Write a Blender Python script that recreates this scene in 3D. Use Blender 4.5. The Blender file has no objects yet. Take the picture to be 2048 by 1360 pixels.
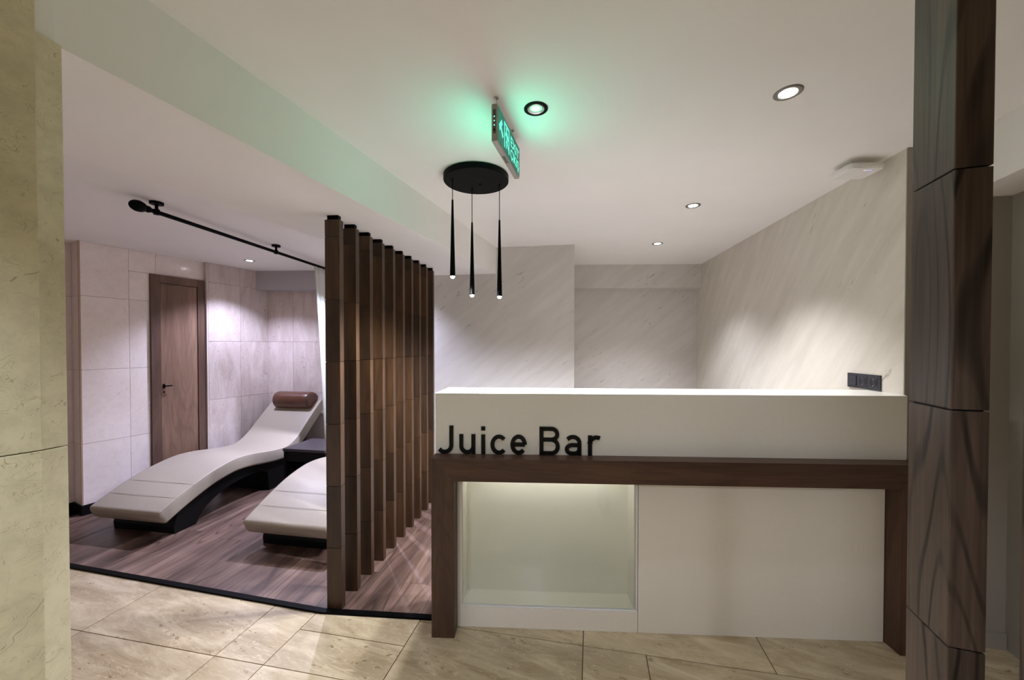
import bpy, bmesh, math, random
from mathutils import Vector, Matrix
random.seed(7)
sc = bpy.context.scene
col = sc.collection

# ------------------------------------------------------------------ camera, world, exposure
cam_d = bpy.data.cameras.new('camera'); cam = bpy.data.objects.new('camera', cam_d); col.objects.link(cam)
cam.location = (0, 0, 1.4)
cam.rotation_euler = (math.radians(90 - 0.8), 0, 0)
cam_d.sensor_fit = 'HORIZONTAL'; cam_d.sensor_width = 36
cam_d.lens = 785 / 2048 * 36
cam_d.shift_y = 0.01025
cam_d.clip_start = 0.02
sc.camera = cam
w = bpy.data.worlds.new('world'); sc.world = w; w.use_nodes = True
w.node_tree.nodes['Background'].inputs[0].default_value = (0.02, 0.02, 0.02, 1)
sc.view_settings.view_transform = 'Standard'; sc.view_settings.look = 'None'
sc.view_settings.gamma = 1; sc.view_settings.use_curve_mapping = False
sc.view_settings.exposure = 0.80
sc.cycles.max_bounces = 14; sc.cycles.diffuse_bounces = 9
# lamp strengths (watts); each sits in a fixture below, unseen passage fill included
W_BAR = 57; W_CORR = 44; W_PEND = 37; W_LOUNGE = 100; W_SIGN = .42
NEUTRAL = (0.95, 0.985, 1.14); WARM = (0.98, 0.98, 1.04); COOL = (0.91, 0.95, 1.34); CORR = (0.93, 1.0, 1.14)

# ------------------------------------------------------------------ mesh helpers
class MB:
    def __init__(s): s.v = []; s.f = []
    def add(s, vs, fs):
        n = len(s.v); s.v += [tuple(q) for q in vs]; s.f += [tuple(i + n for i in q) for q in fs]; return s
    def box(s, x0, x1, y0, y1, z0, z1):
        return s.add([(x0,y0,z0),(x1,y0,z0),(x1,y1,z0),(x0,y1,z0),(x0,y0,z1),(x1,y0,z1),(x1,y1,z1),(x0,y1,z1)],
                     [(0,3,2,1),(4,5,6,7),(0,1,5,4),(1,2,6,5),(2,3,7,6),(3,0,4,7)])
    def prism(s, pts, z0, z1):
        a = sum(pts[i][0]*pts[(i+1)%len(pts)][1]-pts[(i+1)%len(pts)][0]*pts[i][1] for i in range(len(pts)))
        if a < 0: pts = pts[::-1]
        n = len(pts)
        vs = [(p[0],p[1],z0) for p in pts] + [(p[0],p[1],z1) for p in pts]
        fs = [tuple(range(n))[::-1], tuple(range(n, 2*n))] + [(i,(i+1)%n,n+(i+1)%n,n+i) for i in range(n)]
        return s.add(vs, fs)
    def sideprism(s, pts, x0, x1):      # polygon in (y,z) extruded along x
        n = len(pts)
        vs = [(x0,p[0],p[1]) for p in pts] + [(x1,p[0],p[1]) for p in pts]
        fs = [tuple(range(n)), tuple(range(n,2*n))[::-1]] + [(i,n+i,n+(i+1)%n,(i+1)%n) for i in range(n)]
        return s.add(vs, fs)
    def faceprism(s, pts, y0, y1):      # polygon in (x,z) extruded along y
        n = len(pts)
        vs = [(p[0],y0,p[1]) for p in pts] + [(p[0],y1,p[1]) for p in pts]
        fs = [tuple(range(n)), tuple(range(n,2*n))[::-1]] + [(i,n+i,n+(i+1)%n,(i+1)%n) for i in range(n)]
        return s.add(vs, fs)
    def lathe(s, prof, n=32, c=(0,0,0), close=True):     # prof: (r,z)
        vs = []; fs = []; m = len(prof)
        for r, z in prof:
            for k in range(n):
                a = 2*math.pi*k/n; vs.append((c[0]+r*math.cos(a), c[1]+r*math.sin(a), c[2]+z))
        for i in range(m-1):
            for k in range(n):
                fs.append((i*n+k, i*n+(k+1)%n, (i+1)*n+(k+1)%n, (i+1)*n+k))
        if close:
            fs.append(tuple(range(n))[::-1]); fs.append(tuple(range((m-1)*n, m*n)))
        return s.add(vs, fs)
    def tube(s, pts, r, n=10):
        pts = [Vector(p) for p in pts]; rings = []
        up = Vector((0,0,1))
        for i, p in enumerate(pts):
            d = (pts[min(i+1,len(pts)-1)] - pts[max(i-1,0)]).normalized()
            a = d.cross(up)
            if a.length < 1e-3: a = d.cross(Vector((1,0,0)))
            a.normalize(); b = a.cross(d)
            rr = r[i] if isinstance(r, (list,tuple)) else r
            rings.append([p + a*math.cos(2*math.pi*k/n)*rr + b*math.sin(2*math.pi*k/n)*rr for k in range(n)])
        vs = [q for R in rings for q in R]; fs = []
        for i in range(len(pts)-1):
            for k in range(n): fs.append((i*n+k, i*n+(k+1)%n, (i+1)*n+(k+1)%n, (i+1)*n+k))
        fs.append(tuple(range(n))[::-1]); fs.append(tuple(range((len(pts)-1)*n, len(pts)*n)))
        return s.add(vs, fs)
    def stroke(s, pts, wd, y0, y1, closed=False):      # flat stroke in the (x,z) plane, extruded along y
        P = [Vector(p) for p in pts]; n = len(P); L = []; R = []
        for i in range(n):
            if closed: a, b = P[(i-1)%n], P[(i+1)%n]; d0 = (P[i]-a).normalized(); d1 = (b-P[i]).normalized()
            else:
                d0 = (P[i]-P[i-1]).normalized() if i else (P[1]-P[0]).normalized()
                d1 = (P[i+1]-P[i]).normalized() if i < n-1 else d0
            nn = (Vector((-d0.y,d0.x)) + Vector((-d1.y,d1.x)))
            nn = nn.normalized() if nn.length > 1e-6 else Vector((-d0.y,d0.x))
            k = min(1.5, 1/max(0.5, nn.dot(Vector((-d0.y,d0.x)))))
            L.append(P[i]+nn*wd/2*k); R.append(P[i]-nn*wd/2*k)
        m = n if closed else n-1
        for i in range(m):
            j = (i+1) % n
            q = [R[i], R[j], L[j], L[i]]
            s.faceprism([(v.x, v.y) for v in q], y0, y1)
        return s
    def build(s, name, mat, parent=None, off=(0,0,0), smooth=False, bevel=0, link=True):
        me = bpy.data.meshes.new(name)
        me.from_pydata([(q[0]-off[0], q[1]-off[1], q[2]-off[2]) for q in s.v], [], s.f)
        me.update()
        bm = bmesh.new(); bm.from_mesh(me)
        bmesh.ops.recalc_face_normals(bm, faces=bm.faces)
        if bevel:
            es = [e for e in bm.edges if len(e.link_faces) == 2 and e.calc_face_angle(0) > 0.6]
            bmesh.ops.bevel(bm, geom=es, offset=bevel, segments=2, profile=0.6, affect='EDGES', clamp_overlap=True)
        bm.to_mesh(me); bm.free()
        if smooth: me.shade_smooth() if hasattr(me, 'shade_smooth') else [setattr(p, 'use_smooth', True) for p in me.polygons]
        me.materials.append(mat)
        o = bpy.data.objects.new(name, me); col.objects.link(o)
        if parent is not None: o.parent = parent
        return o

def tag(o, label=None, cat=None, group=None, kind=None):
    if label: o['label'] = label
    if cat: o['category'] = cat
    if group: o['group'] = group
    if kind: o['kind'] = kind
    return o
def thing(name, label, cat, loc=(0,0,0), rz=0, group=None):
    o = bpy.data.objects.new(name, None); col.objects.link(o); o.empty_display_size = .1
    o.location = loc; o.rotation_euler = (0,0,rz)
    return tag(o, label, cat, group)
def struct(name, mb, mat, label=None, cat=None, **k):
    o = mb.build(name, mat, **k); tag(o, label, cat, kind='structure'); return o
def copy_tree(o, parent=None):
    c = o.copy(); col.objects.link(c); c.parent = parent
    for ch in list(o.children): copy_tree(ch, c)
    return c
def clip(poly, p, n):       # keep the side where (q-p).n <= 0
    out = []
    for i in range(len(poly)):
        a, b = poly[i], poly[(i+1)%len(poly)]
        da = (a[0]-p[0])*n[0]+(a[1]-p[1])*n[1]; db = (b[0]-p[0])*n[0]+(b[1]-p[1])*n[1]
        if da <= 0: out.append(a)
        if da*db < 0:
            t = da/(da-db); out.append((a[0]+(b[0]-a[0])*t, a[1]+(b[1]-a[1])*t))
    return out

# ------------------------------------------------------------------ materials
def lin(c):
    return tuple((x/255/12.92 if x/255 <= .04045 else ((x/255+.055)/1.055)**2.4) for x in c) + (1,)
class NT:
    def __init__(s, name):
        s.m = bpy.data.materials.new(name); s.m.use_nodes = True; s.t = s.m.node_tree
        s.b = s.t.nodes['Principled BSDF']
        s.tc = s.t.nodes.new('ShaderNodeTexCoord'); s.oi = s.t.nodes.new('ShaderNodeObjectInfo')
    def n(s, typ, ins=None, **kw):
        q = s.t.nodes.new(typ)
        for k, v in kw.items(): setattr(q, k, v)
        for k, v in (ins or {}).items():
            if hasattr(v, 'is_output') or isinstance(v, bpy.types.NodeSocket): s.t.links.new(v, q.inputs[k])
            else: q.inputs[k].default_value = v
        return q
    def coords(s, scale=(1,1,1), rot=(0,0,0), rnd=7.0):
        r = s.n('ShaderNodeMath', {0: s.oi.outputs['Random'], 1: rnd}, operation='MULTIPLY')
        cx = s.n('ShaderNodeCombineXYZ', {0: r.outputs[0], 1: r.outputs[0], 2: r.outputs[0]})
        ad = s.n('ShaderNodeVectorMath', {0: s.tc.outputs['Object'], 1: cx.outputs[0]}, operation='ADD')
        r1 = s.n('ShaderNodeMapping', {'Vector': ad.outputs[0], 'Rotation': rot})
        return s.n('ShaderNodeMapping', {'Vector': r1.outputs[0], 'Scale': scale}).outputs[0]
    def noise(s, vec, scale, detail=4, rough=.55, dist=0):
        return s.n('ShaderNodeTexNoise', {'Vector': vec, 'Scale': scale, 'Detail': detail, 'Roughness': rough, 'Distortion': dist}).outputs['Fac']
    def ramp(s, fac, stops):
        q = s.n('ShaderNodeValToRGB', {0: fac}); e = q.color_ramp.elements
        while len(e) < len(stops): e.new(.5)
        for i, (p, c) in enumerate(stops):
            e[i].position = p; e[i].color = c if len(c) == 4 else tuple(c)+(1,)
        return q.outputs[0]
    def mix(s, fac, a, b, mode='MIX'):
        q = s.n('ShaderNodeMix', data_type='RGBA', blend_type=mode)
        for k, v in ((0, fac), (6, a), (7, b)):
            if isinstance(v, bpy.types.NodeSocket): s.t.links.new(v, q.inputs[k])
            else: q.inputs[k].default_value = v
        return q.outputs[2]
    def tint(s, colr, amt):
        mp = s.n('ShaderNodeMapRange', {0: s.oi.outputs['Random'], 3: 1-amt, 4: 1+amt})
        return s.n('ShaderNodeVectorMath', {0: colr, 3: mp.outputs[0]}, operation='SCALE').outputs[0]
    def out(s, colr, rough=.5, spec=.5, bump=None, bstr=.2, bdist=.002, metal=0, coat=0):
        if isinstance(colr, bpy.types.NodeSocket): s.t.links.new(colr, s.b.inputs['Base Color'])
        else: s.b.inputs['Base Color'].default_value = colr
        if isinstance(rough, bpy.types.NodeSocket): s.t.links.new(rough, s.b.inputs['Roughness'])
        else: s.b.inputs['Roughness'].default_value = rough
        s.b.inputs['Specular IOR Level'].default_value = spec
        s.b.inputs['Metallic'].default_value = metal
        s.b.inputs['Coat Weight'].default_value = coat
        if bump is not None:
            q = s.n('ShaderNodeBump', {'Height': bump, 'Strength': bstr, 'Distance': bdist})
            s.t.links.new(q.outputs[0], s.b.inputs['Normal'])
        return s.m
G = lambda v: (v, v, v, 1)

def plain(name, c, rough=.5, spec=.5, metal=0, grain=.03):
    t = NT(name); v = t.coords((1,1,1)); n = t.noise(v, 40, 3)
    c2 = tuple(min(1, x*(1+grain)) for x in c[:3]) + (1,); c1 = tuple(x*(1-grain) for x in c[:3]) + (1,)
    return t.out(t.ramp(n, [(.3, c1), (.7, c2)]), rough, spec, metal=metal)
def emit(name, c, strength):
    t = NT(name); t.b.inputs['Base Color'].default_value = (0,0,0,1)
    t.b.inputs['Emission Color'].default_value = c; t.b.inputs['Emission Strength'].default_value = strength
    return t.m
def paint(name, c):
    t = NT(name); v = t.coords((1,1,1), rnd=0)
    n = t.noise(v, 1.3, 3); f = t.noise(v, 160, 2)
    a = tuple(x*.97 for x in c[:3])+(1,); b = tuple(min(1,x*1.02) for x in c[:3])+(1,)
    return t.out(t.ramp(n, [(.3,a),(.7,b)]), .75, .25, bump=f, bstr=.05, bdist=.001)
def wood(name, dark, mid, light, axis=2, lines=.55, rough=.42, freq=1.0, spec=.4, fg=.45):
    t = NT(name)
    sa = [1,1,1]; sa[axis] = .12
    v = t.coords(tuple(sa), rnd=13)
    sb = [1,1,1]; sb[axis] = .03
    vf = t.coords(tuple(sb), rnd=13)
    base = t.noise(v, 9*freq, 4, .55, .5)
    c = t.ramp(base, [(.30, dark), (.50, mid), (.72, light)])
    # cathedral growth lines
    low = t.noise(v, 6.0*freq, 1.0, .35, .15)
    mul = t.n('ShaderNodeMath', {0: low, 1: 95.0}, operation='MULTIPLY')
    sn = t.n('ShaderNodeMath', {0: mul.outputs[0]}, operation='SINE')
    ln = t.ramp(sn.outputs[0], [(.62, G(0)), (.98, G(1))])
    brk = t.ramp(t.noise(vf, 30, 3), [(.35, G(.25)), (.6, G(1))])
    lm = t.n('ShaderNodeMath', {0: ln, 1: brk}, operation='MULTIPLY')
    lm2 = t.n('ShaderNodeMath', {0: lm.outputs[0], 1: lines}, operation='MULTIPLY')
    c = t.mix(lm2.outputs[0], c, tuple(x*.35 for x in dark[:3])+(1,))
    fine = t.noise(vf, 170, 3, .6)
    c = t.mix(fg, c, t.ramp(fine, [(.3, G(.45)), (.65, G(1.0))]), 'MULTIPLY')
    c = t.tint(c, .14)
    return t.out(c, rough, spec, bump=fine, bstr=.12, bdist=.001)
def stone_crema(name, c1, c2, vein, rough=.25, veins=.5, mot=.6):
    t = NT(name); v = t.coords((1,1,1), rnd=9)
    n = t.noise(v, 3.0, 5, .6, .4); n2 = t.noise(v, 22, 4, .65)
    c = t.ramp(n, [(.32, c1), (.68, c2)])
    c = t.mix(mot, c, t.ramp(n2, [(.32, G(.74)), (.6, G(1))]), 'MULTIPLY')
    # short fossil flecks and a few hairline cracks
    vs_ = t.coords((1,1,1), (0.4,0.5,0.7), rnd=9)
    w1 = t.noise(v, 11, 2, .5); off = t.n('ShaderNodeVectorMath', {0: v, 1: t.n('ShaderNodeCombineXYZ', {0: w1, 1: w1, 2: w1}).outputs[0]}, operation='ADD').outputs[0]
    st = t.n('ShaderNodeMapping', {'Vector': off, 'Scale': (1.0,1.0,1.0)}).outputs[0]
    vo = t.n('ShaderNodeTexVoronoi', {'Vector': st, 'Scale': 26.0}, feature='DISTANCE_TO_EDGE').outputs['Distance']
    l2 = t.ramp(vo, [(.0, G(1)), (.022, G(0))])
    vo2 = t.n('ShaderNodeTexVoronoi', {'Vector': off, 'Scale': 5.0}, feature='DISTANCE_TO_EDGE').outputs['Distance']
    l1 = t.ramp(vo2, [(.0, G(1)), (.008, G(0))])
    mk = t.ramp(t.noise(v, 8, 2), [(.52, G(0)), (.62, G(1))]); mk2 = t.ramp(t.noise(v, 26, 2), [(.45, G(0)), (.55, G(.85))])
    a = t.n('ShaderNodeMath', {0: l1, 1: mk}, operation='MULTIPLY'); b = t.n('ShaderNodeMath', {0: l2, 1: mk2}, operation='MULTIPLY')
    s_ = t.n('ShaderNodeMath', {0: a.outputs[0], 1: b.outputs[0]}, operation='MAXIMUM')
    s_ = t.n('ShaderNodeMath', {0: s_.outputs[0], 1: veins}, operation='MULTIPLY')
    c = t.mix(s_.outputs[0], c, vein)
    return t.out(t.tint(c, .05), rough, .5)
def travertine(name, c1, c2, pit, rot=.2, rough=.3, streak=(2.2, 9, 9)):
    t = NT(name); v = t.coords(streak, (0,0,rot), rnd=9); u = t.coords((1,1,1), rnd=9)
    n = t.noise(v, 1.1, 6, .62, .9); c = t.ramp(n, [(.28, c1), (.5, tuple((a+b)/2 for a,b in zip(c1,c2))), (.70, c2)])
    big = t.noise(u, 2.0, 2); c = t.mix(.35, c, t.ramp(big, [(.3, G(.72)), (.65, G(1))]), 'MULTIPLY')
    lv = t.noise(v, 2.0, 3, .5, 2.0); d = t.n('ShaderNodeMath', {0: lv, 1: .5}, operation='SUBTRACT'); d = t.n('ShaderNodeMath', {0: d.outputs[0]}, operation='ABSOLUTE')
    l = t.ramp(d.outputs[0], [(0, G(.42)), (.018, G(0))]); c = t.mix(l, c, tuple(min(1, x*1.12) for x in c2[:3])+(1,))
    sp = t.noise(t.coords((3,6,6), (0,0,rot), rnd=9), 7, 5, .7); m = t.ramp(sp, [(.595, G(0)), (.65, G(1))])
    g = t.ramp(t.noise(u, 5, 2), [(.46, G(0)), (.60, G(.85))]); mm = t.n('ShaderNodeMath', {0: m, 1: g}, operation='MULTIPLY')
    c = t.mix(mm.outputs[0], c, pit)
    return t.out(t.tint(c, .05), rough, .5, bump=sp, bstr=.08, bdist=.001)
def stucco(name, c1, c2, line, rot, sc_):
    t = NT(name); v = t.coords(sc_, rot, rnd=0); u = t.coords((1,1,1), rnd=0)
    n = t.noise(v, 1.0, 5, .6, .4); c = t.ramp(n, [(.25, c1), (.72, c2)])
    n2 = t.noise(v, 4.5, 4, .65); m = t.ramp(n2, [(.62, G(0)), (.67, G(.8))])
    g = t.ramp(t.noise(u, 2.2, 1), [(.5, G(0)), (.62, G(1))]); mm = t.n('ShaderNodeMath', {0: m, 1: g}, operation='MULTIPLY')
    c = t.mix(mm.outputs[0], c, line)
    return t.out(c, .42, .45, bump=n, bstr=.12, bdist=.003)

M = {}
M['ceiling'] = paint('ceiling_paint', lin((236,233,229)))
M['plaster'] = paint('plaster_paint', lin((232,228,222)))
M['lbeam'] = paint('lounge_beam_paint', lin((176,170,172)))
M['wallgrout'] = plain('pale_grout', lin((158,142,132)), .9, .2)
M['greywall'] = paint('grey_wall_paint', lin((150,142,134)))
M['stucco_x'] = stucco('stucco_back', lin((194,188,182)), lin((209,204,199)), lin((128,120,112)), (0, math.radians(38), 0), (1.6, 5, 11))
M['stucco_y'] = stucco('stucco_side', lin((198,191,178)), lin((216,210,198)), lin((150,142,130)), (math.radians(48), 0, 0), (5, 1.6, 11))
M['slab'] = stone_crema('crema_marble', lin((202,193,158)), lin((218,209,176)), lin((120,104,66)), .3, .75)
M['slab2'] = stone_crema('crema_marble_reveal', lin((198,189,156)), lin((214,204,172)), lin((120,104,66)), .3, .75)
M['walltile'] = stone_crema('pink_marble_tile', lin((228,213,206)), lin((239,227,221)), lin((150,122,104)), .13, .5, .15)
M['walltile2'] = travertine('veined_wall_tile', lin((184,166,158)), lin((214,200,194)), lin((150,128,120)), 0, .22, (7, 7, 1.8))
M['floortile'] = travertine('travertine_floor', lin((144,124,92)), lin((203,186,154)), lin((120,98,58)), .35, .26)
M['grout'] = plain('grout', lin((104,90,70)), .9, .2)
M['plank'] = wood('walnut_plank', lin((66,50,43)), lin((106,83,72)), lin((140,115,101)), 1, .55, .36, .75)
M['slat'] = wood('walnut_slat', lin((45,29,14)), lin((64,42,22)), lin((88,61,36)), 2, .35, .45, 1.0)
M['post'] = wood('walnut_post', lin((64,52,45)), lin((86,70,60)), lin((104,87,75)), 2, 1.0, .40, 1.3, .4, .7)
M['frame_h'] = wood('walnut_frame_beam', lin((60,40,29)), lin((78,53,39)), lin((94,66,50)), 0, .3, .42, 1.0)
M['frame_v'] = wood('walnut_frame_leg', lin((60,40,29)), lin((78,53,39)), lin((94,66,50)), 2, .3, .42, 1.0)
M['door'] = wood('oak_door', lin((92,68,54)), lin((120,92,75)), lin((142,112,92)), 2, .18, .45, .8)
M['doorframe'] = wood('oak_door_frame', lin((86,62,50)), lin((104,78,64)), lin((120,92,76)), 2, .2, .45, .8)
M['solid'] = plain('white_solid_surface', lin((226,222,212)), .38, .5, grain=.01)
M['lacquer'] = plain('white_lacquer', lin((232,226,214)), .3, .5, grain=.01)
M['brass'] = plain('brown_edge_profile', lin((168,140,116)), .4)
M['black'] = plain('black_metal', lin((4,4,4)), .5, .06)
M['blackgloss'] = plain('black_letter', lin((8,8,8)), .35, .25)
M['blackmatt'] = plain('black_lacquer', lin((9,9,10)), .5, .2)
M['darktable'] = plain('dark_table_laminate', lin((58,52,56)), .3, .5)
M['leather'] = plain('cream_leather', lin((158,147,132)), .42, .35, grain=.02)
M['piping'] = plain('grey_piping', lin((120,110,98)), .6)
M['brownleather'] = plain('brown_leather', lin((86,52,37)), .32, .5, grain=.08)
M['socket'] = plain('anthracite_plastic', lin((50,50,56)), .35, .5)
M['socketdark'] = plain('socket_well', lin((14,14,16)), .3, .5)
M['chrome'] = plain('steel', lin((190,188,182)), .25, .5, 1)
M['silver'] = plain('silver_trim', lin((120,118,112)), .4, .5, .8)
M['apwhite'] = plain('white_plastic', lin((226,224,220)), .4, .5)
M['bouncefloor'] = plain('bounce_bar_floor', lin((172,167,160)), .4)
M['alu'] = plain('sign_aluminium', lin((150,144,136)), .45, .5, .4)
M['greenface'] = emit('exit_face', (0.0, .33, .20, 1), .20)
M['greenmark'] = emit('exit_mark', (0.16, 1.0, .74, 1), .62)
M['stripdark'] = plain('sign_label_strip', lin((70,70,62)), .4)
M['ledgreen'] = emit('green_led', (.1, 1, .75, 1), 2.5)
M['ledblue'] = emit('blue_led', (.25, .3, 1, 1), 2.0)
M['ledred'] = emit('orange_led', (1, .3, .15, 1), 2.0)
M['bulb'] = emit('lit_bulb', (1, .97, .92, 1), 18)
M['fill_strip'] = emit('niche_fill_glow', (1,1,.98,1), 13)  # glow of the strip added inside the display niche
M['bulbdim'] = emit('dim_bulb', (1, .99, .95, 1), 1.6)
M['bulbcool'] = emit('lit_bulb_cool', (.98, .95, 1, 1), 18)
t = NT('display_glass'); t.t.nodes.remove(t.b)
fr = t.n('ShaderNodeFresnel', {'IOR': 1.5}); tr = t.n('ShaderNodeBsdfTransparent', {'Color': (.965,.988,.97,1)})
gl = t.n('ShaderNodeBsdfGlossy', {'Roughness': .02}); mx = t.n('ShaderNodeMixShader', {0: fr.outputs[0], 1: tr.outputs[0], 2: gl.outputs[0]})
t.t.links.new(mx.outputs[0], t.t.nodes['Material Output'].inputs[0]); M['glass'] = t.m
t = NT('sheer_curtain'); t.t.nodes.remove(t.b)
df = t.n('ShaderNodeBsdfDiffuse', {'Color': lin((226,228,218))}); tl = t.n('ShaderNodeBsdfTranslucent', {'Color': lin((226,228,218))})
tp = t.n('ShaderNodeBsdfTransparent'); a = t.n('ShaderNodeMixShader', {0: .45, 1: df.outputs[0], 2: tl.outputs[0]})
wv = t.noise(t.coords((1,1,1), rnd=0), 300, 1); rp = t.ramp(wv, [(.3, G(.05)), (.7, G(.2))])
b = t.n('ShaderNodeMixShader', {0: rp, 1: a.outputs[0], 2: tp.outputs[0]})
t.t.links.new(b.outputs[0], t.t.nodes['Material Output'].inputs[0]); M['curtain'] = t.m

# ------------------------------------------------------------------ the setting
H = 2.33; S = 2.08; L = 2.25
# trim line points on the floor
T0 = (-2.797, 2.462); T1 = (-.994, 2.039); T2 = (-.40, 1.989)
dT = ((T1[0]-T0[0]), (T1[1]-T0[1])); Tm = (T0[0]-dT[0]*.75, T0[1]-dT[1]*.75)
n1 = (dT[1], -dT[0]); n1 = (-dT[1]/math.hypot(*dT), dT[0]/math.hypot(*dT))
d2 = (T2[0]-T1[0], T2[1]-T1[1]); n2 = (-d2[1]/math.hypot(*d2), d2[0]/math.hypot(*d2))

floor = struct('floor', MB().prism([(-5.2,-2.9),(3.1,-2.9),(3.1,5.0),(-5.2,5.0)], -.12, -.006), M['grout'], 'travertine stone floor of the passage in front of the bar', 'floor')
ang = math.radians(11.3); ca, sa = math.cos(ang), math.sin(ang)
def uv(u, v): return (ca*u + sa*v, -sa*u + ca*v)
def floor_tile(u0, u1, v0, v1, mode):
    g = .0022
    q = [uv(u0+g, v0+g), uv(u1-g, v0+g), uv(u1-g, v1-g), uv(u0+g, v1-g)]
    mb = MB()
    def put(pl):
        if len(pl) > 2: mb.prism(pl, -.012, 0)
    if mode == 1: put(clip(q, T1, n1))
    elif mode == 2:
        put(clip(clip(q, T1, n1), T1, (1,0))); put(clip(clip(q, T1, n2), T1, (-1,0)))
    elif mode == 3: put(clip(q, T1, n2))
    else: put(q)
    if not mb.v: return
    c = [sum(p[i] for p in mb.v)/len(mb.v) for i in (0,1)] + [0]
    o = mb.build('tile', M['floortile'], floor, off=c); o.location = c
rows_left = [(-2.4,-1.55),(-1.55,-.75),(-.75,.05),(.05,.75),(.75,1.452),(1.452,2.9)]
for i, (v0, v1) in enumerate(rows_left):
    us = [-4.6,-3.3,-2.44,-1.655,-1.40,-.845] if i >= 4 else ([-4.6,-3.5,-2.7,-1.9,-1.2,-.845] if i % 2 else [-4.6,-3.1,-2.3,-1.5,-.845])
    for a, b in zip(us, us[1:]):
        if i == 5 and abs(a+1.40) < .01:
            floor_tile(a, b, v0, 1.672, 0); floor_tile(a, b, 1.672, v1, 2)
        else: floor_tile(a, b, v0, v1, 1 if i == 5 else 0)
rows_right = [(-2.4,-1.6),(-1.6,-.9),(-.9,-.2),(-.2,.5),(.5,1.2),(1.2,1.838),(1.838,2.35)]
for i, (v0, v1) in enumerate(rows_right):
    if i == 6: us = [-.845,-.03,.782,1.6,2.4]
    elif i == 5: us = [-.845,-.03,.25,.95,1.65,2.4]
    else: us = [-.845,-.1,.7,1.5,2.4] if i % 2 else [-.845,.3,1.1,1.9,2.4]
    for a, b in zip(us, us[1:]): floor_tile(a, b, v0, v1, 3 if i == 6 and a < -.5 else 0)

# wooden floor of the lounge and the aisle
fw = struct('floor_lounge', MB().prism([Tm, T1, T2, (-.40,3.9), (-.8,4.9), (-4.9,4.9)], -.03, -.003), M['blackmatt'], 'walnut plank floor under the loungers and along the slat screen', 'floor')
pa = math.radians(8.3); pc, ps = math.cos(pa), math.sin(pa)
def pq(u, v): return (pc*u + ps*v, -ps*u + pc*v)
PW, PL = .195, 1.28
off0 = -.985   # joint position taken along the aisle
for i in range(-19, 9):
    u0 = off0 - .2 + i*PW + .23
    st = (i*.47) % 1 * PL
    for k in range(-1, 5):
        v0 = .9 + st + k*PL - PL; v1 = v0 + PL
        q = [pq(u0+.0008, v0+.0008), pq(u0+PW-.0008, v0+.0008), pq(u0+PW-.0008, v1-.0008), pq(u0+.0008, v1-.0008)]
        q = clip(q, T1, (-n1[0], -n1[1])); q = clip(q, T1, (-n2[0], -n2[1])) if q else q
        q = clip(q, (0,4.72), (0,1)) if q else q
        q = clip(q, (-3.6,3.2), (-.927,.375)) if q else q
        q = clip(q, (-.40,0), (1,0)) if q else q
        if len(q) < 3: continue
        ar = abs(sum(q[j][0]*q[(j+1)%len(q)][1]-q[(j+1)%len(q)][0]*q[j][1] for j in range(len(q))))/2
        if ar < .002: continue
        c = (sum(p[0] for p in q)/len(q), sum(p[1] for p in q)/len(q), 0)
        # plank mesh in its own frame so the grain runs along it
        loc = [((p[0]-c[0])*pc - (p[1]-c[1])*ps, (p[0]-c[0])*ps + (p[1]-c[1])*pc) for p in q]
        o = MB().prism(loc, -.008, 0).build('plank', M['plank'], fw); o.location = c; o.rotation_euler = (0,0,-pa)
struct('floor_bar', MB().prism([(-.395,2.15), (1.9,2.02), (2.35,4.9), (-.395,4.9)], -.01, 0), M['bouncefloor'], 'unseen floor behind the bar counter, made pale to bounce light', 'floor')  # hidden floor kept pale so it reflects light to ceiling and walls
# black edge strip
tr = MB()
for a, b in ((Tm, T1), (T1, T2)):
    d = Vector((b[0]-a[0], b[1]-a[1])).normalized(); nn = Vector((-d.y, d.x))*.016
    tr.prism([(a[0]-nn.x,a[1]-nn.y),(b[0]-nn.x,b[1]-nn.y),(b[0]+nn.x,b[1]+nn.y),(a[0]+nn.x,a[1]+nn.y)], -.002, .011)
struct('trim_1', tr, M['black'], 'black metal strip between stone floor and wood floor', 'trim')

# ceilings and beams
struct('ceiling', MB().prism([(-5.2,-2.9),(3.1,-2.9),(3.1,5.0),(-5.2,5.0)], H, H+.12), M['ceiling'], 'white painted ceiling above the bar and passage', 'ceiling')
def bx(Z): return -.17 + .309*(Z-3.70)
def bk(Z): return -1.599 + .341*(Z-1.411)
struct('ceiling_beam', MB().prism([(bx(.895), .895), (bx(3.9), 3.9), (bk(3.9), 3.9), (bk(.895), .895)], S, H), M['ceiling'], 'dropped ceiling beam running above the wooden slat screen', 'beam')
struct('ceiling_lounge', MB().prism([(bk(.6)+.05,.6), (bk(3.9)+.05,3.9), (-.7,4.9), (-5.0,4.9), (-5.0,.6)], L, H), M['ceiling'], 'white ceiling of the lounge area', 'ceiling')
struct('ceiling_beam_side', MB().prism([(2.068,1.83),(2.29,1.83),(.86,-2.7),(.58,-2.7)], S, H), M['plaster'], 'dropped beam at the far right above the passage', 'beam')

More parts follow.
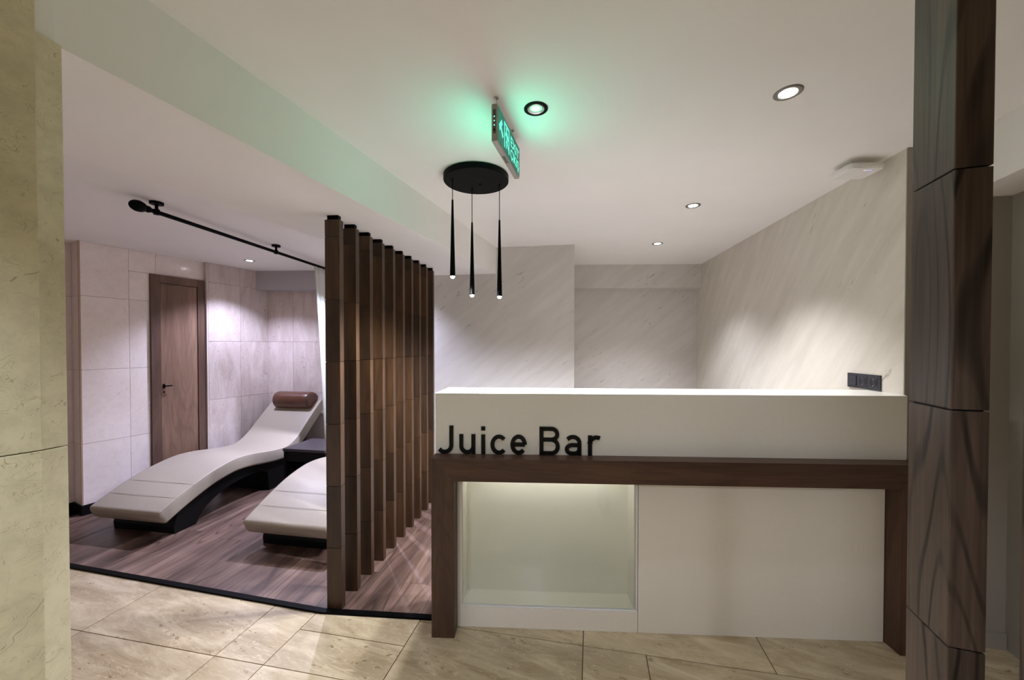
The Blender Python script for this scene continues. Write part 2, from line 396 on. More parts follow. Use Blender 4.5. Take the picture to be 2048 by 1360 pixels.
# walls around the bar
struct('wall_back', MB().prism([(-.80,3.851),(.578,3.646),(.73,4.95),(-.80,4.95)], 0, H), M['stucco_x'], 'grey stucco wall block behind the bar under the pendants', 'wall')
struct('wall_recess', MB().prism([(.5,4.725),(2.4,4.66),(2.4,4.95),(.5,4.95)], 0, H), M['stucco_x'], 'grey stucco back wall of the recess behind the bar', 'wall')
struct('ceiling_beam_recess', MB().prism([(.5,4.582),(2.4,4.512),(2.4,4.72),(.5,4.78)], 2.06, H), M['stucco_x'], 'stucco beam across the top of the recess', 'beam')
struct('wall_right', MB().prism([(1.863,1.866),(2.282,1.798),(3.0,1.7),(3.0,4.95),(2.228,4.95)], 0, H), M['stucco_y'], 'pale stucco wall right of the bar with diagonal trowel marks', 'wall')
struct('wall_right_front', MB().prism([(1.8631,1.8655),(1.862,1.860),(2.276,1.793),(2.282,1.7975)], 0, H), M['greywall'], 'narrow grey wall end behind the wooden post', 'wall')
struct('wall_passage_right', MB().prism([(2.276,1.793),(.83,-2.7),(1.0,-2.7),(2.6,1.793)], 0, H), M['greywall'], 'grey side wall at the far right edge', 'wall')
struct('baseboard_right', MB().prism([(1.90,1.856),(2.27,1.793),(2.268,1.780),(1.90,1.842)], 0, .075), M['greywall'], 'pale baseboard at the foot of the grey wall', 'baseboard')
struct('wall_rear', MB().prism([(-3.2,-2.7),(1.2,-2.7),(1.2,-2.85),(-3.2,-2.85)], 0, H), M['plaster'], 'wall at the rear of the passage', 'wall')

# marble pillar at the left edge
PB = (-1.016,.846); PC = (-1.009,.889); PA = (PB[0]-.53*.55, PB[1]-.55)
pil = struct('wall_left_pillar', MB().prism([(PA[0]-.015,PA[1]+.02),(PB[0]-.013,PB[1]+.003),(PC[0]-.013,PC[1]-.003),(-1.25,.99),(-1.75,.6)], 0, H), M['plaster'], 'marble clad pillar at the left edge', 'pillar')
def slab(p, q, z0, z1, th, mat):
    d = Vector((q[0]-p[0], q[1]-p[1])).normalized(); nn = Vector((-d.y, d.x))*th
    c = (p[0], p[1], z0)
    o = MB().prism([p, q, (q[0]+nn.x,q[1]+nn.y), (p[0]+nn.x,p[1]+nn.y)], z0+.001, z1-.001).build('slab', mat, pil, off=c, bevel=.0015); o.location = c
slab(PA, (PB[0],PB[1]), 0, 1.172, .014, M['slab']); slab(PA, PB, 1.172, H, .014, M['slab'])
slab((PB[0]-.001,PB[1]-.001), PC, 0, 1.172, .012, M['slab2']); slab((PB[0]-.001,PB[1]-.001), PC, 1.172, 2.072, .012, M['slab2'])
wl = struct('wall_passage_left', MB().prism([PA, (PA[0]-.36*3.0,PA[1]-3.0), (PA[0]-.36*3.0-.3,PA[1]-3.0), (PA[0]-.3,PA[1])], 0, H), M['slab'], 'marble wall of the passage left of the pillar', 'wall')
struct('wall_lounge_front', MB().prism([(-1.13,.925),(-1.3,1.05),(-5.0,1.25),(-5.0,1.1)], 0, H), M['plaster'], 'front wall of the lounge behind the pillar', 'wall')

# lounge walls
A = Vector((-3.523,3.204)); u_ = Vector((.405,1)).normalized(); n_ = Vector((u_.y,-u_.x))
def WP(t, o): p = A + u_*t + n_*o; return (p.x, p.y)
wleft = struct('wall_left', MB().prism([WP(.014,-.01),WP(.925,-.01),WP(.925,.03),WP(1.75,.03),WP(1.75,-.35),WP(.06,-.35)], 0, L), M['wallgrout'], 'marble tiled left wall of the lounge around the door', 'wall')
def wall_tile(t0, t1, z0, z1, o, mat, parent=wleft, P=WP, rz=None):
    g = .0012
    c = P(t0, o) + (z0,)
    q = [P(t0+g,o), P(t1-g,o), P(t1-g,o-.009), P(t0+g,o-.009)]
    ob = MB().prism(q, z0+g, z1-g).build('tile', mat, parent, off=c); ob.location = c
zs = [0,.585,1.195,1.805,L]
for k, (z0, z1) in enumerate(zip(zs, zs[1:])):
    wall_tile(0, .314, z0, z1, 0, M['walltile'])
    if k < 3: wall_tile(.314, .462, z0, z1, 0, M['walltile'])
wall_tile(.314, .511, 2.06, L, 0, M['walltile']); wall_tile(.314,.462,1.805,2.06,0,M['walltile'])
wall_tile(.511, .922, 2.06, L, 0, M['walltile'])
zs = [0,.22,.83,1.44,2.05,L]
for z0, z1 in zip(zs, zs[1:]):
    wall_tile(.934, 1.258, z0, z1, .045, M['walltile2']); wall_tile(1.258, 1.575, z0, z1, .045, M['walltile2'])
# end faces of the two wall blocks
struct('trim_2', MB().prism([WP(-.006,.002),WP(-.006,-.01),WP(.004,-.01),WP(.004,.002)], 0.083, L), M['brass'], 'thin brown corner profile on the marble wall edge', 'trim')
struct('trim_3', MB().prism([WP(.917,.044),WP(.917,-.009),WP(.934,-.009),WP(.934,.044)], 0, L), M['walltile2'], 'narrow stone return beside the wooden door', 'trim')
RB = Vector((-3.681,3.288))
def RP(t, o): p = RB - u_*t + n_*o; return (p.x, p.y)
wrec = struct('wall_left_recess', MB().prism([RP(-.2,-.01),RP(2.7,-.01),RP(2.7,-.3),RP(-.2,-.3)], 0, L), M['wallgrout'], 'set back tiled wall at the far left of the lounge', 'wall')
zs = [0,.585,1.195,1.805,L]
for z0, z1 in zip(zs, zs[1:]):
    for t0 in (-.02,.3,.62,.94): wall_tile(t0, t0+.32, z0, z1, 0, M['walltile'], wrec, RP)
    # return face between the recess and the main wall
    c = WP(-.004,-.005)+(z0,)
    q = [WP(-.004,-.004), (RB.x+.004, RB.y-.004), (RB.x+.010, RB.y+.004), WP(.006,-.012)]
    ob = MB().prism(q, z0+.001, z1-.001).build('tile', M['walltile'], wrec, off=c); ob.location = c
bb = MB().prism([WP(-.012,.012),WP(.44,.012),WP(.44,0),WP(-.004,0)], 0, .082).prism([WP(-.012,.012),WP(-.004,-.0),(RB.x+.008,RB.y-.004),(RB.x+.005,RB.y-.016)], 0, .082)
bb.prism([RP(.0,.012),RP(1.2,.012),RP(1.2,0),RP(.0,0)], 0, .082)
struct('baseboard_left', bb, M['blackmatt'], 'black baseboard along the tiled lounge wall', 'baseboard')
BK0 = Vector((-2.96,4.652)); bd = Vector((1.0,-.036)).normalized(); bn = Vector((-bd.y*-1, -bd.x)); bn = Vector((bd.y,-bd.x))
def BP(t, o): p = BK0 + bd*t + bn*o; return (p.x, p.y)
wb = struct('wall_back_lounge', MB().prism([BP(-.3,-.01),BP(2.15,-.01),BP(2.15,-.3),BP(-.3,-.3)], 0, L), M['wallgrout'], 'marble tiled back wall of the lounge', 'wall')
zs = [0,.22,.83,1.44,2.05]
xs = [0,.375,.75,1.125,1.5,1.95]
for z0, z1 in zip(zs, zs[1:]):
    for a, b in zip(xs, xs[1:]): wall_tile(a, b, z0, z1, 0, M['walltile2'], wb, BP)
struct('ceiling_beam_lounge', MB().prism([BP(-.2,.135),BP(2.0,.135),BP(2.0,0),BP(-.2,0)], 2.033, L), M['lbeam'], 'plaster beam across the back of the lounge', 'beam')

# door
D = bpy.data.objects.new('door_1', None); col.objects.link(D); D.location = WP(.462,0)+(0,); D.rotation_euler = (0,0,math.atan2(u_.y,u_.x))
tag(D, 'narrow wooden door with wooden frame in the marble wall', 'door', kind='structure')
# local x along the wall, local -y into the room
for x0, x1, nm in ((0,.072,'frame_side'),(.388,.452,'frame_side')):
    MB().box(x0,x1,-.022,.0,0,2.06).build(nm, M['doorframe'], D, bevel=.002)
MB().box(.072,.388,-.022,.0,1.985,2.06).build('frame_head', M['doorframe'], D, bevel=.002)
lf = MB().box(.0765,.3835,-.014,.0,.008,1.98).build('leaf', M['door'], D, bevel=.001)
hd = MB().box(.088,.104,-.022,-.014,.99,1.03).tube([(.096,-.02,1.012),(.096,-.048,1.012),(.10,-.05,1.012),(.145,-.05,1.012)], .006, 8)
hd.build('handle', M['black'], lf)
MB().lathe([(0.0001,-.002),(.008,-.002),(.008,.002),(.0001,.002)], 16).build('keyhole', M['black'], lf)
kh = [o for o in lf.children if o.name.startswith('keyhole')][0]; kh.location = (.096,-.0155,.955); kh.rotation_euler = (math.pi/2,0,0)

# ------------------------------------------------------------------ bar counter
RZ = -math.atan(.0515)
CT = thing('bar_counter', 'white juice bar counter with walnut frame, glass display niche and black lettering', 'counter', (-.385,1.859,0), RZ)
W2 = 2.246; ih = .752; th = .862
MB().faceprism([(0,0),(.11,0),(.11,ih),(0,th)], 0, .12).build('frame_leg', M['frame_v'], CT, bevel=.0015)
MB().faceprism([(W2,0),(W2,th),(W2-.11,ih),(W2-.11,0)], 0, .12).build('frame_leg', M['frame_v'], CT, bevel=.0015)
MB().faceprism([(0.0006,th),(.1106,ih),(W2-.1106,ih),(W2-.0006,th)], 0, .12).build('frame_beam', M['frame_h'], CT, bevel=.0015)
MB().prism([(0,.083),(2.228,.083),(2.254,.128),(2.268,.335),(0.012,.335)], th, 1.162).build('counter_top_box', M['solid'], CT, bevel=.0012)
MB().box(.995,W2-.112,.083,.10,0,ih+.02).build('front_panel', M['lacquer'], CT, bevel=.0008)
MB().box(.108,.993,.083,.10,0,.098).build('kick_strip', M['lacquer'], CT, bevel=.0008)
MB().box(.108,W2-.1,.30,.335,0,th).build('rear_panel', M['solid'], CT)
dc = MB().box(.13,.978,.222,.234,.098,ih+.03).build('display_back', M['lacquer'], CT)
MB().box(.108,.134,.083,.234,.098,ih+.03).build('display_side', M['lacquer'], CT)
MB().box(.978,.9945,.1005,.234,.0,ih+.03).build('display_side', M['lacquer'], CT)
MB().box(.134,.978,.102,.222,.086,.100).build('display_floor', M['lacquer'], CT)
MB().box(.134,.978,.121,.222,ih+.02,ih+.03).build('display_ceiling', M['lacquer'], CT)
gp = MB().box(.128,.990,.092,.098,.104,ih+.01).build('glass_pane', M['glass'], CT); tag(gp, 'clear glass pane of the display niche')
MB().box(.121,.128,.084,.100,.098,ih+.01).box(.984,.992,.0835,.100,.098,ih+.01).box(.128,.984,.084,.100,.0985,.1055).build('glazing_bead', M['apwhite'], CT, bevel=.0006)

MB().box(.2,.92,.130,.137,ih+.010,ih+.017).build('niche_fill_strip', M['fill_strip'], CT)  # added glowing strip, hidden by the beam, brightens the niche
# lettering, strokes in photo-measured units of .4313 mm
let = bpy.data.objects.new('lettering', None); col.objects.link(let); let.parent = CT; let.location = (0,.083,th)
tag(let, 'black letters reading Juice Bar')
K = .0004313; SW = 46
def arc(cx, cy, rx, ry, a0, a1, n=14):
    return [(cx+rx*math.cos(math.radians(a0+(a1-a0)*i/n)), cy+ry*math.sin(math.radians(a0+(a1-a0)*i/n))) for i in range(n+1)]
def letter(paths):
    mb = MB()
    for p, cl in paths:
        mb.stroke([((x-50)*K, y*K) for x, y in p], SW*K, -.006, .0005, cl)
    mb.build('letter', M['blackgloss'], let)
letter([([(238,325),(238,105)] + arc(160,101,78,78,0,-90,10)[1:] + [(140,24),(122,32),(97,54)], False)])
letter([([(353,228),(353,92)] + arc(422,92,69,69,180,270,9)[1:] + arc(422,96,70,73,270,345,7)[1:], False), ([(492,228),(492,0)], False)])
letter([([(605,226),(605,0)], False), ([(605,318),(605,272)], False)])
letter([(arc(786,113,76,91,42,318,26), False)])
letter([([(938,116),(1080,116)], False), (arc(1009,115,71,91,0,318,28), False)])
letter([([(1268,0),(1268,322)], False),
        ([(1268,299),(1382,299)] + arc(1382,238,64,61,90,-90,14)[1:] + [(1268,177)], False),
        ([(1382,175)] + arc(1384,99,68,76,90,-90,14) + [(1268,23)], False)])
letter([([(1560,184)] + arc(1622,142,73,68,140,0,12)[2:] + [(1695,0)], False),
        ([(1695,118),(1612,118)] + arc(1612,70,58,47,90,270,12)[1:] + [(1640,23)] + arc(1640,75,55,52,270,360,8)[1:], False)])
letter([([(1813,230),(1813,0)], False), ([(1813,140)] + arc(1888,140,75,67,180,62,10), False)])

# ------------------------------------------------------------------ slat screen
ordn = ['frontmost','second','third','fourth','fifth','sixth','seventh','eighth','ninth','last']
SEG = .328
def make_post(top, wx, wy, mat, cap):
    root = bpy.data.objects.new('slat_post', None); col.objects.link(root)
    z = .0; k = 0
    while z < top-.001:
        z1 = min(z+SEG, top)
        MB().box(-wx/2,wx/2,-wy/2,wy/2,0,z1-z-.002).build('segment', mat, root, bevel=.0015).location = (0,0,z)
        z = z1; k += 1
    if cap: MB().box(-wx/2+.010,wx/2-.010,-wy/2+.007,wy/2-.007,top-.002,S).build('cap', M['black'], root)
    MB().box(-wx/2+.004,wx/2-.004,-wy/2+.004,wy/2-.004,.0,top-.004).build('core', M['blackmatt'], root)
    return root
proto = make_post(2.058, .080, .042, M['slat'], True)
P0 = Vector((-.979+.040, 2.054+.026)); P9 = Vector((-.775+.040, 3.459+.026))
for i in range(10):
    o = proto if i == 0 else copy_tree(proto)
    p = P0.lerp(P9, i/9); o.location = (p.x, p.y, 0); o.rotation_euler = (0,0,math.radians(-4))
    lab = {0: 'frontmost walnut slat of the screen, nearest the black floor strip', 9: 'rearmost walnut slat of the screen, against the stucco wall'}.get(i, '%s walnut slat of the screen counted from the black floor strip' % ordn[i])
    tag(o, lab, 'slat', 'walnut slats between lounge and bar')
# two posts of the near screen on the right
pr = make_post(H-.002, .090, .040, M['post'], False)
c0 = Vector((.601,.536)); fl = Vector((.630,.622)); rt = Vector((.6405,.526))
dl = (fl-c0).normalized(); rzp = math.atan2(dl.y, dl.x)
ctr = c0 + (fl-c0)*.5 + Vector((dl.y,-dl.x))*.020
pr.location = (ctr.x, ctr.y, 0); pr.rotation_euler = (0,0,rzp)
tag(pr, 'large dark walnut post in the right foreground in front of the counter', 'post', 'foreground walnut posts')
pr2 = copy_tree(pr); pr2.location = (ctr.x-.013, ctr.y-.149, 0)
tag(pr2, 'sliver of dark walnut post cut by the right edge of the photo', 'post', 'foreground walnut posts')

# ------------------------------------------------------------------ loungers
top_prof = [(-.036,.215),(.03,.248),(.14,.298),(.285,.354),(.40,.388),(.55,.416),(.66,.420),(.78,.411),(.94,.388),(1.06,.376),(1.17,.376),(1.265,.408),(1.36,.470),(1.45,.548),(1.56,.642),(1.66,.724),(1.728,.776)]
def catmull(P, n):
    out = []
    for i in range(len(P)-1):
        p0 = P[max(i-1,0)]; p1 = P[i]; p2 = P[i+1]; p3 = P[min(i+2,len(P)-1)]
        for k in range(n):
            t = k/n
            out.append(tuple(.5*((2*p1[j])+(-p0[j]+p2[j])*t+(2*p0[j]-5*p1[j]+4*p2[j]-p3[j])*t*t+(-p0[j]+3*p1[j]-3*p2[j]+p3[j])*t**3) for j in (0,1)))
    out.append(P[-1]); return out
cur = catmull(top_prof, 4)
def nrm(i):
    a = cur[max(i-1,0)]; b = cur[min(i+1,len(cur)-1)]
    d = Vector((b[0]-a[0], b[1]-a[1])).normalized(); return d, Vector((-d.y, d.x))
TH = .110; HW = .315
def make_lounger():
    root = bpy.data.objects.new('lounge_chair', None); col.objects.link(root)
    mb = MB(); rings = []
    # rounded-rectangle section: (across, down)
    sec = []
    def corner(cx, cd, a0, r):
        for k in range(5):
            a = math.radians(a0+90*k/4); sec.append((cx+r*math.cos(a), cd-r*math.sin(a)))
    corner(HW-.014, .014, 0, .014); corner(-HW+.014, .014, 90, .014); corner(-HW+.02, TH-.02, 180, .02); corner(HW-.02, TH-.02, 270, .02)
    N = len(sec)
    def ring(i, shr=0, adv=0):
        d, nn = nrm(i); x0 = Vector(cur[i]) + d*adv; R = []
        for ax, dn in sec:
            crown = .006*(1-(ax/HW)**2) if dn < TH*.3 else 0
            cx = ax*(1-shr*.05); dd = TH/2 + (dn-TH/2)*(1-shr)
            q = x0 - nn*(dd - crown*(1-shr)); R.append((cx, q.x, q.y))
        return R
    rings.append(ring(0, .45, -.016)); rings.append(ring(0, .16, -.010))
    for i in range(len(cur)): rings.append(ring(i))
    rings.append(ring(len(cur)-1, .16, .010)); rings.append(ring(len(cur)-1, .45, .016))
    vs = [q for R in rings for q in R]; fs = []
    for i in range(len(rings)-1):
        for k in range(N): fs.append((i*N+k, i*N+(k+1)%N, (i+1)*N+(k+1)%N, (i+1)*N+k))
    fs.append(tuple(range(N))); fs.append(tuple(range((len(rings)-1)*N, len(rings)*N)))
    mat = mb.add(vs, fs).build('mattress', M['leather'], root, smooth=True)
    for s in (-1, 1):
        pts = []
        for i in range(len(cur)):
            d, nn = nrm(i); q = Vector(cur[i]) - nn*.004; pts.append((s*(HW-.003), q.x, q.y))
        d, nn = nrm(0); q = Vector(cur[0]) - d*.012 - nn*.02; q2 = Vector(cur[0]) - d*.014 - nn*(TH-.02)
        pts = [(s*(HW-.012), q2.x, q2.y), (s*(HW-.01), q.x, q.y)] + pts
        MB().tube(pts, .0022, 6).build('piping', M['piping'], mat)
    for ss in (.085, .215):
        i = min(range(len(cur)), key=lambda j: abs(cur[j][0]-ss)); d, nn = nrm(i)
        pts = []
        for k in range(13):
            ax = -HW+.004 + (2*HW-.008)*k/12; q = Vector(cur[i]) + nn*(.006*(1-(ax/HW)**2)-.0008); pts.append((ax, q.x, q.y))
        MB().tube(pts, .0011, 6).build('seam', M['leather'], mat)
    # black plinth: arch between a front foot and a rear pedestal
    und = []
    for i in range(0, len(cur), 2):
        d, nn = nrm(i); q = Vector(cur[i]) - nn*(TH-.004)
        if .12 < q.x < 1.56: und.append((q.x, q.y))
    arch = [(1.40,0),(.985,0),(.965,.185),(.935,.20),(.90,.214),(.80,.222),(.705,.220),(.61,.208),(.53,.192),(.46,.170),(.405,.145),(.355,.118),(.315,.088),(.282,.05),(.255,.0),(.09,.0),(.085,.05)]
    BW = .278
    base = MB(); half = und + arch
    # long side boards plus a cross plate keep the polygon simple: triangulated side faces
    n = len(half); vs = [(-BW,p[0],p[1]) for p in half] + [(BW,p[0],p[1]) for p in half]
    fs = [tuple(range(n)), tuple(range(n,2*n))[::-1]] + [(i,n+i,n+(i+1)%n,(i+1)%n) for i in range(n)]
    bo = base.add(vs, fs).build('base', M['blackmatt'], root)
    # headrest bolster
    hb = MB(); i0 = min(range(len(cur)), key=lambda j: abs(cur[j][0]-1.60)); d, nn = nrm(i0); o0 = Vector(cur[i0]) + nn*.002
    prof = [(0,0),(-.014,.03),(-.010,.08),(.014,.122),(.06,.146),(.115,.138),(.16,.102),(.182,.05),(.185,.012),(.18,0)]
    prof = catmull(prof, 3); m = len(prof); vs = []; fs = []
    xs = [-.222,-.216,-.20,-.10,0,.10,.20,.216,.222]
    for x in xs:
        e = {.222:.80,.216:.95}.get(abs(x), 1.0)
        for a, b in prof:
            aa = .1+(a-.1)*e; b2 = b*e
            q = o0 + d*aa + nn*b2; vs.append((x+.03, q.x, q.y))
    for i in range(len(xs)-1):
        for k in range(m): fs.append((i*m+k, i*m+(k+1)%m, (i+1)*m+(k+1)%m, (i+1)*m+k))
    fs.append(tuple(range(m))); fs.append(tuple(range((len(xs)-1)*m, len(xs)*m)))
    h = hb.add(vs, fs).build('headrest', M['brownleather'], root, smooth=True); tag(h, 'brown leather bolster')
    return root
lo = make_lounger(); la = -math.atan(.18)
lo.location = (-2.790,2.850,0); lo.rotation_euler = (0,0,la)
tag(lo, 'cream leather wave lounger with brown headrest, nearest the wooden door', 'lounger', 'cream wave loungers')
l2 = copy_tree(lo); l2.location = (-1.500,2.618,0)
tag(l2, 'cream leather wave lounger half hidden behind the slat screen', 'lounger', 'cream wave loungers')

# side table between them
tb = thing('side_table', 'low dark side table between the two cream loungers', 'table', (-1.86,3.75,0), la)
MB().box(-.215,.215,-.20,.20,.425,.45).build('table_top', M['darktable'], tb, bevel=.002)
for s in (-1,1): MB().box(s*.20-.012,s*.20+.012,-.19,.19,0,.425).build('side_panel', M['blackmatt'], tb, bevel=.002)
MB().box(-.188,.188,-.185,-.17,.33,.425).build('apron', M['blackmatt'], tb)
MB().box(-.188,.188,.165,.18,.0,.425).build('back_panel', M['blackmatt'], tb)

# curtain rod and curtain
R1 = Vector((-2.113,2.345)); R2 = Vector((-2.006,3.349)); rd = (R2-R1).normalized()
rod = thing('curtain_rod', 'black curtain rod with round finial under the lounge ceiling', 'curtain rod', (R1.x,R1.y,2.19), math.atan2(rd.y,rd.x))
MB().tube([(-.035,0,0),(2.16,0,0)], .0125, 14).build('rod', M['black'], rod, smooth=False)
fin = []
for k in range(13):
    a = math.pi*k/12; fin.append(((-.115-.042*math.cos(math.pi-a) if False else -.105+.045*math.cos(math.pi-a)), .032*math.sin(a)+.0005))
MB().tube([(x,0,0) for x, r in fin], [r for x, r in fin], 16).build('finial', M['black'], rod, smooth=True)
MB().tube([(-.066,0,0),(-.060,0,0),(-.045,0,0),(-.035,0,0)], [.012,.019,.019,.013], 14).build('collar', M['black'], rod)
for x in (0, 1.01, 1.98):
    b = MB().lathe([(.001,.045),(.034,.045),(.034,.058),(.001,.058)], 24, (x,0,0)).lathe([(.0085,0),(.0085,.047)], 12, (x,0,0)).lathe([(.016,-.015),(.016,.015)], 14, (x,0,0))
    b.build('bracket', M['black'], rod)
def rp(t): p = R1 + rd*t; return p
cu = MB(); nT, nZ = 60, 24; vs = []; fs = []
for j in range(nZ+1):
    zz = 2.1772 - (2.1772-.03)*j/nZ; q = j/nZ
    t0 = 1.545 + .20*q; t1 = 2.12
    for i in range(nT+1):
        t = t0 + (t1-t0)*i/nT; p = rp(t)
        wv = math.sin(i/nT*2*math.pi*7)*.024*(.5+.6*q) + .006*math.sin(i*1.7+q*5)
        nnx = Vector((rd.y,-rd.x))*(wv)
        vs.append((p.x+nnx.x, p.y+nnx.y, zz))
for j in range(nZ):
    for i in range(nT):
        a = j*(nT+1)+i; fs.append((a,a+1,a+nT+2,a+nT+1))
c0_ = rp(1.8); c = cu.add(vs, fs).build('curtain', M['curtain'], off=(c0_.x,c0_.y,0), smooth=True); c.location = (c0_.x,c0_.y,0)
sm = c.modifiers.new('thickness', 'SOLIDIFY'); sm.thickness = .0012
tag(c, 'sheer off-white curtain hanging beside the brown headrest', 'curtain')

# ------------------------------------------------------------------ lamps
def lamp(name, kind, loc, energy, color, parent=None, **kw):
    d = bpy.data.lights.new(name, kind); d.energy = energy; d.color = color
    for k, v in kw.items(): setattr(d, k, v)
    o = bpy.data.objects.new(name, d); col.objects.link(o); o.location = loc
    if parent is not None: o.parent = parent
    return o
def downlight(x, y, z, label, energy, color, ring='black', bulb='bulb', rb=.03, size=104, blend=.75, aim=(0,0), radius=.03):
    r = thing('downlight', label, 'ceiling light', (x,y,z), 0, 'recessed ceiling downlights')
    MB().lathe([(.047,0),(.047,-.0025),(.044,-.004),(.034,-.0035),(.033,0)], 36, close=False).build('trim_ring', M[ring], r, smooth=False)
    MB().lathe([(.034,-.0005),(.033,-.0030),(.026,-.0012),(.0255,-.0005)], 32, close=False).build('reflector', M['chrome'], r)
    MB().lathe([(.0001,-.0008),(rb-.002,-.0008),(rb-.004,-.0024),(.0001,-.0030)], 28).build('lens', M[bulb], r)
    l = lamp('downlight_lamp', 'SPOT', (0,0,-.012), energy, color, r, spot_size=math.radians(size), spot_blend=blend, shadow_soft_size=radius)
    l.rotation_euler = (math.radians(aim[0]), math.radians(aim[1]), 0)
    return r
downlight(.094,1.557,H,'downlight with black ring beside the green exit sign', W_CORR*.15, CORR, 'black', 'bulbdim', .016, size=80)
downlight(1.017,1.459,H,'bright tilted-looking downlight with grey ring above the counter, nearest the wooden post', W_BAR*.2, NEUTRAL, 'silver', 'bulb', .034, size=80)
downlight(1.207,2.63,H,'starry downlight behind the counter, nearer of the two by the stucco wall', W_BAR*1.75, WARM, 'silver', 'bulb', .033)
downlight(1.333,3.61,H,'starry downlight farthest back, in front of the recess', W_BAR*1.1, NEUTRAL, 'silver', 'bulb', .033)
downlight(-2.641,3.961,L,'bright downlight in the lounge ceiling above the far lounger', W_LOUNGE*.66, COOL, 'silver', 'bulbcool', .034, size=112, blend=.6)
downlight(-1.45,3.75,L,'downlight in the lounge ceiling hidden behind the slats', W_LOUNGE*1.5, COOL, 'silver', 'bulbcool', .034, size=120, blend=.6)
for x, y, lab_ in ((-.75,.25,'added fill downlight above the marble pillar'),(.15,-.55,'added fill downlight just behind the viewer'),(-.9,-1.3,'added fill downlight near the left marble wall behind the viewer'),(-.1,-2.1,'added fill downlight nearest the rear wall')):  # unseen lamps added as fill for the passage and counter front
    far = y < -1  # rear pair is tilted to brighten the lower counter panel
    downlight(x, y, H, lab_, W_CORR*(1.25 if far else 1.3 if y > 0 else 1), CORR, 'black', 'bulb', .03, size=112 if far else 88, blend=.3 if far else .9, radius=.14 if far else .05, aim=(16,-12) if far else (0,0))

# pendant cluster
PX, PY = -.197, 2.172
pd = thing('pendant_lamp', 'round black ceiling plate with three slim black pendant lamps', 'pendant lamp', (PX,PY,2.296))
MB().lathe([(.001,.033),(.172,.033),(.178,.030),(.178,.003),(.175,0),(.001,0)], 64).build('canopy', M['black'], pd)
MB().lathe([(.009,0),(.009,-.004),(.006,-.006),(.001,-.006)], 16, (.02,.03,0)).build('screw', M['black'], pd)
for (x, y, zt, zb) in ((-.321,2.128,2.183,1.772),(-.228,2.249,2.098,1.686),(-.070,2.200,2.096,1.672)):
    lx, ly = x-PX, y-PY; zt -= 2.296; zb -= 2.296
    MB().tube([(lx,ly,.0),(lx,ly,-.02),(lx,ly,zt)], [.004,.002,.002], 8).build('cord', M['black'], pd)
    sh = MB().lathe([(.001,zt+.004),(.0048,zt),(.0052,zt-.01),(.0145,zb+.004),(.0145,zb),(.012,zb),(.012,zb+.006)], 24, (lx,ly,0), close=False).build('shade', M['black'], pd)
    MB().lathe([(.0119,zb+.005),(.0119,zb-.002),(.0095,zb-.008),(.005,zb-.0115),(.0005,zb-.0125)], 20, (lx,ly,0)).build('bulb', M['bulb'], sh)
    lamp('pendant_light', 'SPOT', (lx,ly,zb-.016), W_PEND, NEUTRAL, pd, spot_size=math.radians(165), spot_blend=.6, shadow_soft_size=.012)

# exit sign
e0 = Vector((-.0542,1.4645)); e1 = Vector((.0337,1.798)); ed = (e1-e0); EL = ed.length; ed.normalize()
ex = thing('exit_sign', 'green lit exit sign with arrow hanging by hooks from the ceiling', 'sign', (e0.x,e0.y,2.156), math.atan2(ed.y,ed.x))
EH = .140; ET = .023     # local x along, local -y is the visible side
MB().box(0,EL,.0,ET,0,EH).build('housing', M['alu'], ex, bevel=.004)
fc = MB().box(.006,EL-.004,-.0012,.0006,.008,EH-.006).build('face', M['greenface'], ex)
MB().box(.006,EL-.004,ET-.0006,ET+.0012,.008,EH-.006).build('face', M['greenface'], ex)
y0, y1 = -.0024, -.0010
MB().faceprism([(.018,.072),(.05,.105),(.062,.093),(.048,.078),(.075,.052),(.064,.042),(.038,.066),(.026,.052)], y0, y1).build('arrow', M['greenmark'], fc)
fm = MB().stroke([(.092,.022),(.092,.118),(.158,.118),(.158,.022)], .007, y0, y1)
fm.build('doorway', M['greenmark'], fc)
man = MB().lathe([(.0001,y0),(.008,y0),(.008,y1),(.0001,y1)], 14)
man.v = [(q[0]+.122, q[2], q[1]+.104) for q in man.v]
man.stroke([(.124,.094),(.128,.064)], .014, y0, y1).stroke([(.106,.072),(.112,.088),(.126,.090),(.142,.080),(.148,.070)], .006, y0, y1).stroke([(.127,.064),(.116,.050),(.118,.028)], .007, y0, y1).stroke([(.129,.064),(.138,.048),(.152,.036)], .007, y0, y1)
man.build('running_figure', M['greenmark'], fc)
def text_part(body, x, z, size, wmax):
    cu = bpy.data.curves.new('text', 'FONT'); cu.body = body; cu.size = size; cu.extrude = .0006; cu.offset = .0005
    to = bpy.data.objects.new('text', cu); col.objects.link(to)
    dg = bpy.context.evaluated_depsgraph_get(); me = bpy.data.meshes.new_from_object(to.evaluated_get(dg))
    bpy.data.objects.remove(to); me.materials.clear(); me.materials.append(M['greenmark'])
    mx = max(v.co.x for v in me.vertices); k = wmax/mx
    for v in me.vertices: v.co = (x+v.co.x*k, -.0018+v.co.z*.5, z+v.co.y)
    o = bpy.data.objects.new('wording', me); col.objects.link(o); o.parent = fc; tag(o, 'letters reading '+body)
text_part('EXIT', .180, .074, .056, .145)
text_part('ÇIKIŞ', .180, .026, .052, .145)
pn = MB().box(-.0008,.0006,.006,.017,.03,.118).build('indicator_panel', M['stripdark'], ex)
for z in (.092,.076,.060):
    MB().lathe([(.0022,-.0015),(.0016,.001)], 10).build('indicator', M['ledgreen'], ex).location = (-.0008,.0115,z)
MB().lathe([(.0035,-.0015),(.0035,.0015)], 12).build('test_button', M['black'], ex).location = (-.0012,.0115,.042)
MB().box(.12,.18,.006,.017,-.0008,.001).build('label_strip', M['stripdark'], ex)
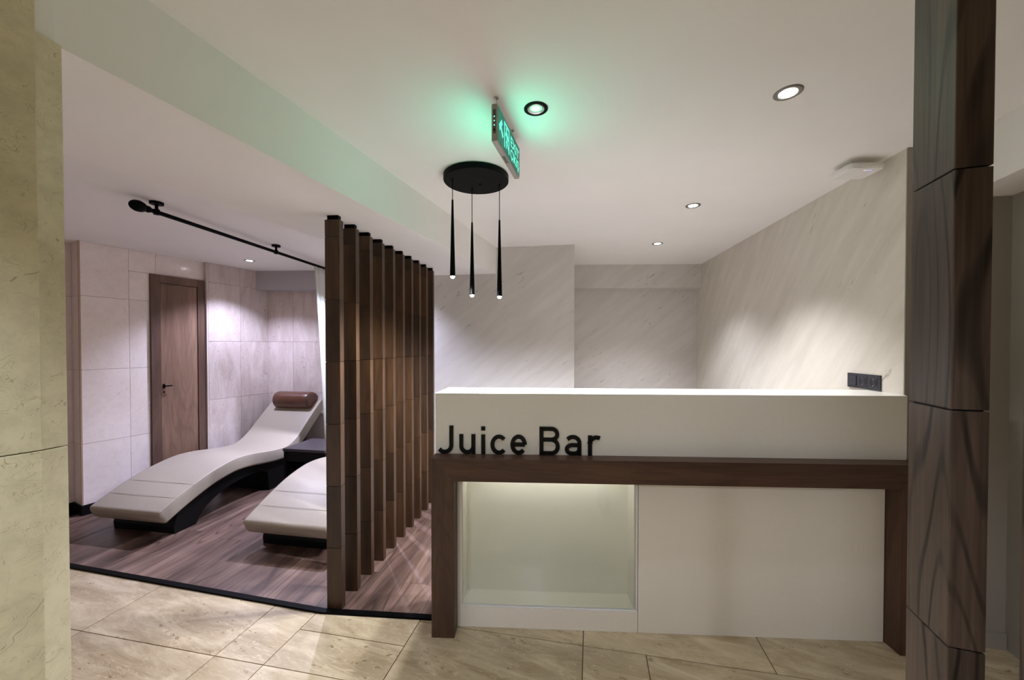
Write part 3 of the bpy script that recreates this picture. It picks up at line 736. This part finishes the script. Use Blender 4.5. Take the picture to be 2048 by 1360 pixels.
for x in (.022, EL-.09):
    hk = MB().lathe([(.010,.1735),(.009,.170),(.002,.169)], 14, (x,ET/2,0))
    hk.tube([(x,ET/2,.171),(x,ET/2,.164),(x+.006,ET/2,.160),(x+.008,ET/2,.153),(x+.003,ET/2,.148),(x-.001,ET/2,.145),(x-.003,ET/2,.140)], .0014, 7)
    hk.build('hook', M['chrome'], ex)
for sy in (-1, 1):
    l = lamp('sign_light', 'AREA', (EL/2, -.004 if sy < 0 else ET+.004, .035), W_SIGN, (.02,1,.58), ex, shape='RECTANGLE', size=EL-.04, size_y=.05)
    l.rotation_euler = (math.radians(90 if sy > 0 else -90), 0, 0)
    l.data.size, l.data.size_y = EL-.04, .05

# wireless access point on the ceiling
ap = thing('access_point', 'white square wireless access point with tiny lights at the ceiling corner', 'router', (1.762,2.022,2.272), math.radians(-3))
def rrect(hx, hy, r, n=6):
    out = []
    for cx, cy, a0 in ((hx-r,hy-r,0),(-hx+r,hy-r,90),(-hx+r,-hy+r,180),(hx-r,-hy+r,270)):
        for k in range(n+1):
            a = math.radians(a0+90*k/n); out.append((cx+r*math.cos(a), cy+r*math.sin(a)))
    return out
lv = [(.072,.058,.000),(.084,.069,.004),(.087,.072,.012),(.087,.072,.024),(.082,.067,.030)]
vs = []; fs = []; n = 28
for hx, hy, z in lv: vs += [(p[0],p[1],z) for p in rrect(hx,hy,.022)]
for i in range(len(lv)-1):
    for k in range(n): fs.append((i*n+k, i*n+(k+1)%n, (i+1)*n+(k+1)%n, (i+1)*n+k))
fs.append(tuple(range(n))[::-1]); fs.append(tuple(range((len(lv)-1)*n, len(lv)*n)))
MB().add(vs, fs).build('body', M['apwhite'], ap, smooth=False)
MB().box(-.04,.04,-.02,.04,.029,.058).build('mount', M['apwhite'], ap)
for k in range(4):
    MB().lathe([(.0024,-.001),(.0020,.0012)], 10).build('indicator', M['ledred' if k == 0 else 'ledblue'], ap).location = (.0+k*.011,-.050,.0002)

# wall socket strip
s0 = Vector((1.8785,1.991)); s1 = Vector((1.904,2.215)); sd = (s1-s0).normalized()
sk = thing('socket_plate', 'anthracite triple plate with one switch and two power sockets above the counter', 'power socket', (s0.x,s0.y,1.165), math.atan2(sd.y,sd.x))
SL = (s1-s0).length
MB().box(0,SL,.0,.009,0,.080).build('plate', M['socket'], sk, bevel=.0025)
for k in range(3):
    cx = .040 + k*.0715
    if k == 2: MB().box(cx-.026,cx+.026,.009,.0125,.013,.067).build('rocker_switch', M['socket'], sk, bevel=.001)
    else:
        MB().box(cx-.027,cx+.027,.009,.0105,.013,.067).build('socket_insert', M['socket'], sk, bevel=.0005)
        w_ = MB().lathe([(.0205,0),(.0205,.0012),(.019,.0012),(.018,-.0006),(.0001,-.0006)], 28, close=False)
        w_.v = [(q[0]+cx, .0107+q[2], q[1]+.040) for q in w_.v]
        wo = w_.build('socket_well', M['socketdark'], sk)
        for zz in (.0225,.0575): MB().box(cx-.004,cx+.004,.0105,.0122,zz-.002,zz+.002).build('earth_clip', M['chrome'], wo)
        for dx in (-.0095,.0095): MB().box(cx+dx-.002,cx+dx+.002,.0102,.0108,.038,.042).build('pin_hole', M['black'], wo)
